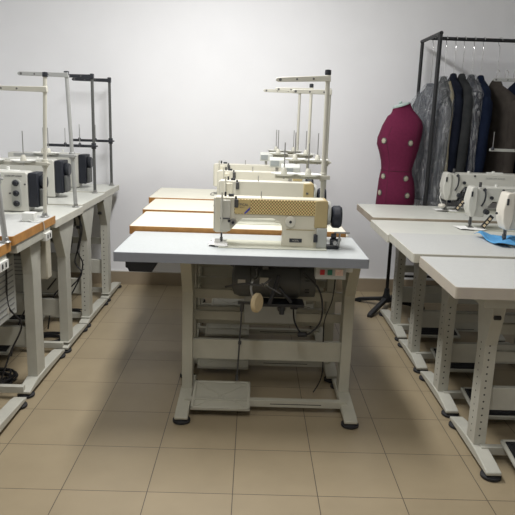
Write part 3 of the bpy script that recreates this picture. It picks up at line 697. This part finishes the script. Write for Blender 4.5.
# thread stands in the right row
G = 'thread stands of the right row'
stand('pale thread stand with long top arm in front of the suits on the right', G, 1.80, 4.15, .785, 1.66, M_pole, M_pole, .28, 1.628, 1.185, (-.25, .02), (-.243, -.09), M_boxgrey, dish=False, r=.010)

sr = [o for o in COL.objects if o.name.startswith('thread_stand') and o.location.x > 1][0]
for k in range(4):
    gx = -.25 + k * .055; z0_ = 1.628 - .785 + .009
    MB().tube([(gx - .007, -.013, z0_), (gx - .010, -.013, z0_ + .035), (gx, -.013, z0_ + .052), (gx + .010, -.013, z0_ + .035), (gx + .007, -.013, z0_)], .0022, 6, smooth_n=5).build('thread_guide', M_hook, sr)

# ---------------------------------------------------------------- dress form
F = empty('dress_form', (1.013, 4.42, 0)); tag(F, 'maroon fabric dress form on black tripod stand by the back wall', 'dress form')
prof = [(.735, .905, 1.170, .105), (.80, .908, 1.176, .11), (.87, .912, 1.172, .11), (.94, .916, 1.160, .105), (.985, .922, 1.142, .10), (1.02, .928, 1.138, .098), (1.07, .922, 1.150, .10), (1.13, .906, 1.166, .107), (1.19, .884, 1.178, .112), (1.235, .886, 1.184, .112), (1.275, .900, 1.190, .108), (1.315, .912, 1.192, .098), (1.352, .930, 1.183, .082), (1.385, .945, 1.155, .064), (1.405, .962, 1.128, .055), (1.422, .970, 1.108, .050), (1.440, .974, 1.098, .048), (1.452, .976, 1.092, .047)]
rings = []
NS = 36
for z, xa, xb, hd in prof:
    cx = (xa + xb) / 2 - 1.035; hw = (xb - xa) / 2; ring = []
    for k in range(NS):
        a = 2 * PI * k / NS; ca, sa = math.cos(a), math.sin(a)
        e = .86
        px = math.copysign(abs(ca) ** e, ca) * hw; py = math.copysign(abs(sa) ** e, sa) * hd
        sl = max(0, min(1, (z - 1.38) / .07)) * .36
        ring.append((cx + px, py, z + sl * px))
    rings.append(ring)
MB().loft(rings).build('torso', M_maroon, F)
def ring_at(z, off=.001):
    for (z0, a0, b0, h0), (z1, a1, b1, h1) in zip(prof, prof[1:]):
        if z0 <= z <= z1:
            t = (z - z0) / (z1 - z0); return (a0 + (a1 - a0) * t, b0 + (b1 - b0) * t, h0 + (h1 - h0) * t)
def surf(z, a, off=0):
    xa, xb, hd = ring_at(z); cx = (xa + xb) / 2 - 1.035; hw = (xb - xa) / 2 + off; hd += off; ca, sa = math.cos(a), math.sin(a)
    return (cx + math.copysign(abs(ca) ** .86, ca) * hw, math.copysign(abs(sa) ** .86, sa) * hd, z)
MB().tube([surf(1.01, 2 * PI * k / 40, .0) for k in range(41)], .0022, 6).build('waist_seam', M_seam, F)
for ang in (math.radians(-52), math.radians(-128), math.radians(-168)):
    MB().tube([surf(.74 + k * .03, ang, -.0008) for k in range(21 if ang > -2 else 20)], .0018, 6).build('seam', M_seam, F)
MB().lathe([(.056, 0), (.060, .003), (.060, .012), (.05, .016), (.010, .018), (.010, .024), (.014, .027), (.010, .034), (0, .035)], (-.001, 0, 1.450), (-.34, 0, 1)).build('neck_cap', M_neck, F)
def dial(z, a):
    p = Vector(surf(z, a)); q = Vector(surf(z, a, .02)); d = (q - p).normalized()
    b = MB().lathe([(0, 0), (.019, 0), (.022, .002), (.019, .004), (0, .004)], p - d * .001, d, 20, m=1)
    b.lathe([(0, .003), (.009, .003), (.010, .005), (.008, .008), (0, .009)], p, d, 16)
    for k in range(8):
        aa = 2 * PI * k / 8; qd = d.to_track_quat('Z', 'Y').to_matrix(); v = qd @ Vector((math.cos(aa), math.sin(aa), 0)) * .013
        b.cyl(p + v + d * .002, p + v + d * .006, .0042, seg=8)
    b.build('adjusting_dial', [M_dial, M_motor2], F)
for z, a in ((1.205, -70), (1.215, -140), (.962, -70), (.970, -150), (.845, -68), (.855, -158)):
    dial(z, math.radians(a))
MB().cyl((0, 0, .10), (0, 0, .56), .012).cyl((0, 0, .5), (0, 0, .745), .009).build('pole', M_rack, F)
MB().cyl((0, 0, .50), (0, 0, .56), .019).cyl((-.0, -.01, .53), (-.0, -.05, .53), .007).cyl((0, -.05, .53), (0, -.062, .53), .016).build('clamp_knob', M_rack, F, bevel=.001)
MB().lathe([(.034, 0), (.036, .02), (.022, .06), (.018, .10), (0, .10)], (0, 0, .045)).build('hub', M_rack, F)
for tx, ty in ((-.20, .15), (-.17, -.26), (.28, -.03), (.14, .27)):
    L = math.hypot(tx, ty); ux, uy = tx / L, ty / L
    M = Matrix.Translation((0, 0, 0)) @ Matrix.Rotation(math.atan2(ty, tx), 4, 'Z')
    MB().prism([(.01, .045), (.01, .085), (.06, .070), (L - .03, .034), (L, .022), (L, .0), (L - .045, .0), (L - .05, .012), (.08, .040)], -.017, .017, 'y', M=M).build('leg', M_rack, F, bevel=.004)

# ---------------------------------------------------------------- clothes rack and garments
K = empty('clothes_rack', (1.2, 4.56, 0)); tag(K, 'black metal clothes rack holding the suits behind the right row', 'clothes rack')
RY = 4.56
def kb(x0, y0, z0, x1, y1, z1, r=.0125): return ((x0 - 1.2, y0 - RY, z0), (x1 - 1.2, y1 - RY, z1), r)
for yy, rad, nm in ((4.30, .0145, 1), (4.75, .0125, 1)):
    p = kb(1.203, yy, .06, 1.203, yy, 1.92, rad); MB().cyl(*p).build('upright', M_rack, K)
    p = kb(2.55, yy, .06, 2.55, yy, 1.92, rad); MB().cyl(*p).build('upright', M_rack, K)
for x in (1.203, 2.55):
    MB().cyl(*kb(x, 4.22, .06, x, 4.82, .06, .014)).build('base_bar', M_rack, K)
    MB().cyl(*kb(x, 4.28, 1.92, x, 4.77, 1.92, .0125)).build('top_bar', M_rack, K)
    for yy in (4.26, 4.78):
        MB().lathe([(0, 0), (.024, .004), (.024, .036), (.01, .05), (0, .05)], (x - 1.2, yy - RY, 0)).build('castor', M_rubber, K)
MB().cyl(*kb(1.203, RY, 1.92, 2.55, RY, 1.92, .0125)).build('hanging_rail', M_rack, K)
MB().cyl(*kb(1.203, 4.75, .16, 2.55, 4.75, .16, .010)).build('lower_rail', M_rack, K)

def wob(a, z, s): return math.sin(a * 5 + z * 6 + s) * .5 + math.sin(a * 9 - z * 4 + s * 2.1) * .3 + math.sin(z * 17 + s) * .2
def garment_rings(cx, cy, ztop, zbot, halfw, thick, seed, off=0, N=40, rough=.008, tilt=0):
    H = ztop - zbot
    P = [(0, .018, .016), (.02, .045, .030), (.05, .10, .042), (.09, .165, .048), (.13, halfw * .93, .052), (.17, halfw, thick * .85), (.24, halfw * 1.02, thick), (.40, halfw * .98, thick * .96), (.58, halfw * .96, thick * .95), (.76, halfw * 1.0, thick * .98), (H, halfw * 1.03, thick)]
    out = []
    for dz, hw, th in P:
        z = ztop - dz + off * (1 if dz < .05 else 0); ring = []
        rg = rough * min(1, dz / .12)
        for k in range(N):
            a = 2 * PI * k / N; ca, sa = math.cos(a), math.sin(a)
            w = wob(a, z, seed) * rg
            y = math.copysign(abs(sa) ** .8, sa) * (hw + off + w); x = math.copysign(abs(ca) ** .8, ca) * (min(th, hw) + off + w)
            ring.append((x + tilt * y, y, z))
        out.append(ring)
    # subdivide rings vertically
    fine = []
    for a, b in zip(out, out[1:]):
        n = max(1, int((a[0][2] - b[0][2]) / .03))
        for k in range(n):
            t = k / n; zz = None; R2 = []
            for i, (p, q) in enumerate(zip(a, b)):
                x = p[0] + (q[0] - p[0]) * t; y = p[1] + (q[1] - p[1]) * t; z = p[2] + (q[2] - p[2]) * t
                w = wob(2 * PI * i / N, z * 2.3, seed + 3) * rough * .5 * min(1, (ztop - z) / .1)
                R2.append((x * (1 + w * 5), y + w, z))
            fine.append(R2)
    fine.append(out[-1]); return fine
def garment(kind, label, cat, x, m, ztop=1.655, zbot=.85, halfw=.20, thick=.05, seed=0, dy=0.0, tilt=0, sleeve=True, group='suits on the clothes rack', lapel=None):
    g = empty(kind, (x, RY + dy, zbot)); tag(g, label, cat, group)
    o = MB().loft([[(p[0], p[1], p[2] - zbot) for p in r_] for r_ in garment_rings(x, RY, ztop, zbot, halfw, thick, seed, tilt=tilt)]).build('jacket_body', m, g)
    if sleeve:
        for sx in (-1, 1):
            R2 = []
            for k in range(14):
                t = k / 13; z = (ztop - .13) - t * (.56); r0 = .045 - .008 * t; yy = sx * (halfw * .93 - .005 + .012 * math.sin(t * 3)) ; xx = -.012 * t - .004
                if k == 0: r0 = .02
                R2.append([((xx + tilt * yy) + math.cos(2 * PI * q / 16) * (r0 * .95 + .003 * math.sin(q * 2 + k)), yy + math.sin(2 * PI * q / 16) * r0, z - zbot) for q in range(16)])
            MB().loft(R2).build('sleeve', m, g)
    MB().loft([[(math.cos(2 * PI * q / 16) * rx, math.sin(2 * PI * q / 16) * ry, z - zbot) for q in range(16)] for z, rx, ry in ((ztop - .045, .028, .07), (ztop - .01, .024, .052), (ztop + .012, .019, .036), (ztop + .018, .010, .02))]).build('collar', m, g)
    if lapel:
        MB().tube([(-.03 + tilt * -.17, -.045, ztop - .05 - zbot), (-.045, -halfw * .8, ztop - .13 - zbot), (-.048, -halfw * .98 - .0, ztop - .22 - zbot), (-.05, -halfw * 1.0, ztop - .5 - zbot), (-.05, -halfw * 1.02, .03)], .015, smooth_n=6).build('lining_strip', lapel, g)
    return g
def hanger(label, x, dy=0, top=1.655):
    h = empty('clothes_hanger', (x, RY + dy, top)); tag(h, label, 'hanger', 'hangers on the clothes rack')
    s = 1.92 - top
    pts = [(0, 0, -.02), (0, 0, s - .035)] + [(0, .018 * math.sin(a) * 1.0, s - .012 - 0 + .018 + .0 - .023 + .024 * (1 - math.cos(a)) * .6) for a in [0.3]]
    pts = [(0, 0, -.015), (0, 0, s * .5), (0, 0, s - .05), (0, .012, s - .030), (0, .019, s - .006), (0, .013, s + .014), (0, 0, s + .0185), (0, -.013, s + .014), (0, -.019, s - .002)]
    MB().tube(pts, .0022, 6, smooth_n=4).build('hook', M_hook, h)
    MB().tube([(0, -.15, -.125), (0, -.08, -.072), (0, 0, -.022), (0, .08, -.072), (0, .15, -.125)], .006, 8, smooth_n=5).build('shoulder_bar', M_hangwood, h)
    return h
def film(label, x, ztop, zbot, halfw, thick, seed, dy=0, tilt=0, rough=.014):
    b = MB().loft([[(p[0], p[1], p[2] - zbot) for p in r_] for r_ in garment_rings(x, RY, ztop, zbot, halfw, thick, seed, off=.008, rough=rough, tilt=tilt)], cap=False)
    o = b.build('garment_cover', M_film); o.location = (x, RY + dy, zbot)
    tag(o, label, 'garment cover', 'clear plastic garment covers'); return o
S = [
    # x, label, material, ztop, halfw, thick, tilt, film?
    (1.235, 'grey suit jacket in clear plastic at the left end of the rack', F_grey, 1.60, .215, .050, 12, 'clear plastic cover over the leftmost grey jacket'),
    (1.325, 'dark grey jacket under crinkled plastic right of the thick rack post', F_char, 1.65, .20, .042, -4, 'crinkled clear plastic cover right of the thick rack post'),
    (1.392, 'black-navy jacket with cream lining strip along its front', F_navy, 1.672, .19, .030, 0, None),
    (1.452, 'charcoal jacket between the cream-striped one and a plastic cover', F_char, 1.672, .20, .036, 2, None),
    (1.520, 'dark jacket under plastic beside the blue jacket', F_navy, 1.668, .19, .030, -2, 'clear plastic cover beside the blue jacket'),
    (1.585, 'blue suit jacket left of the taupe coat', F_blue, 1.665, .20, .034, 0, None),
    (1.700, 'taupe brown coat with broad shoulder at the right border', F_brown, 1.64, .215, .055, 26, None),
    (1.870, 'dark navy jacket behind the taupe coat', F_blue, 1.665, .20, .045, 8, None),
    (2.00, 'charcoal jacket past the taupe coat beyond the right border', F_char, 1.655, .20, .04, 0, None),
]
for i, (x, lab, m, zt, hw, th, rz, fl) in enumerate(S):
    g = garment('suit_jacket', lab, 'jacket', x, m, zt, .86 if i % 2 else .80, hw, th, i * 1.7, lapel=F_cream if i == 2 else None)
    g.rotation_euler.z = math.radians(rz)
    h = hanger('hanger with chrome hook carrying the ' + ('leftmost grey jacket', 'plastic-covered dark grey jacket', 'cream-striped navy jacket', 'charcoal jacket', 'plastic-covered dark jacket', 'blue jacket', 'taupe coat', 'navy jacket behind the taupe coat', 'jacket beyond the right border')[i], x, 0, zt)
    h.rotation_euler.z = math.radians(rz)
    if fl:
        f = film(fl, x, zt + .012, .50, hw + .045, th + .016, i * 2.3); f.rotation_euler.z = math.radians(rz)

bpy.context.view_layer.update()
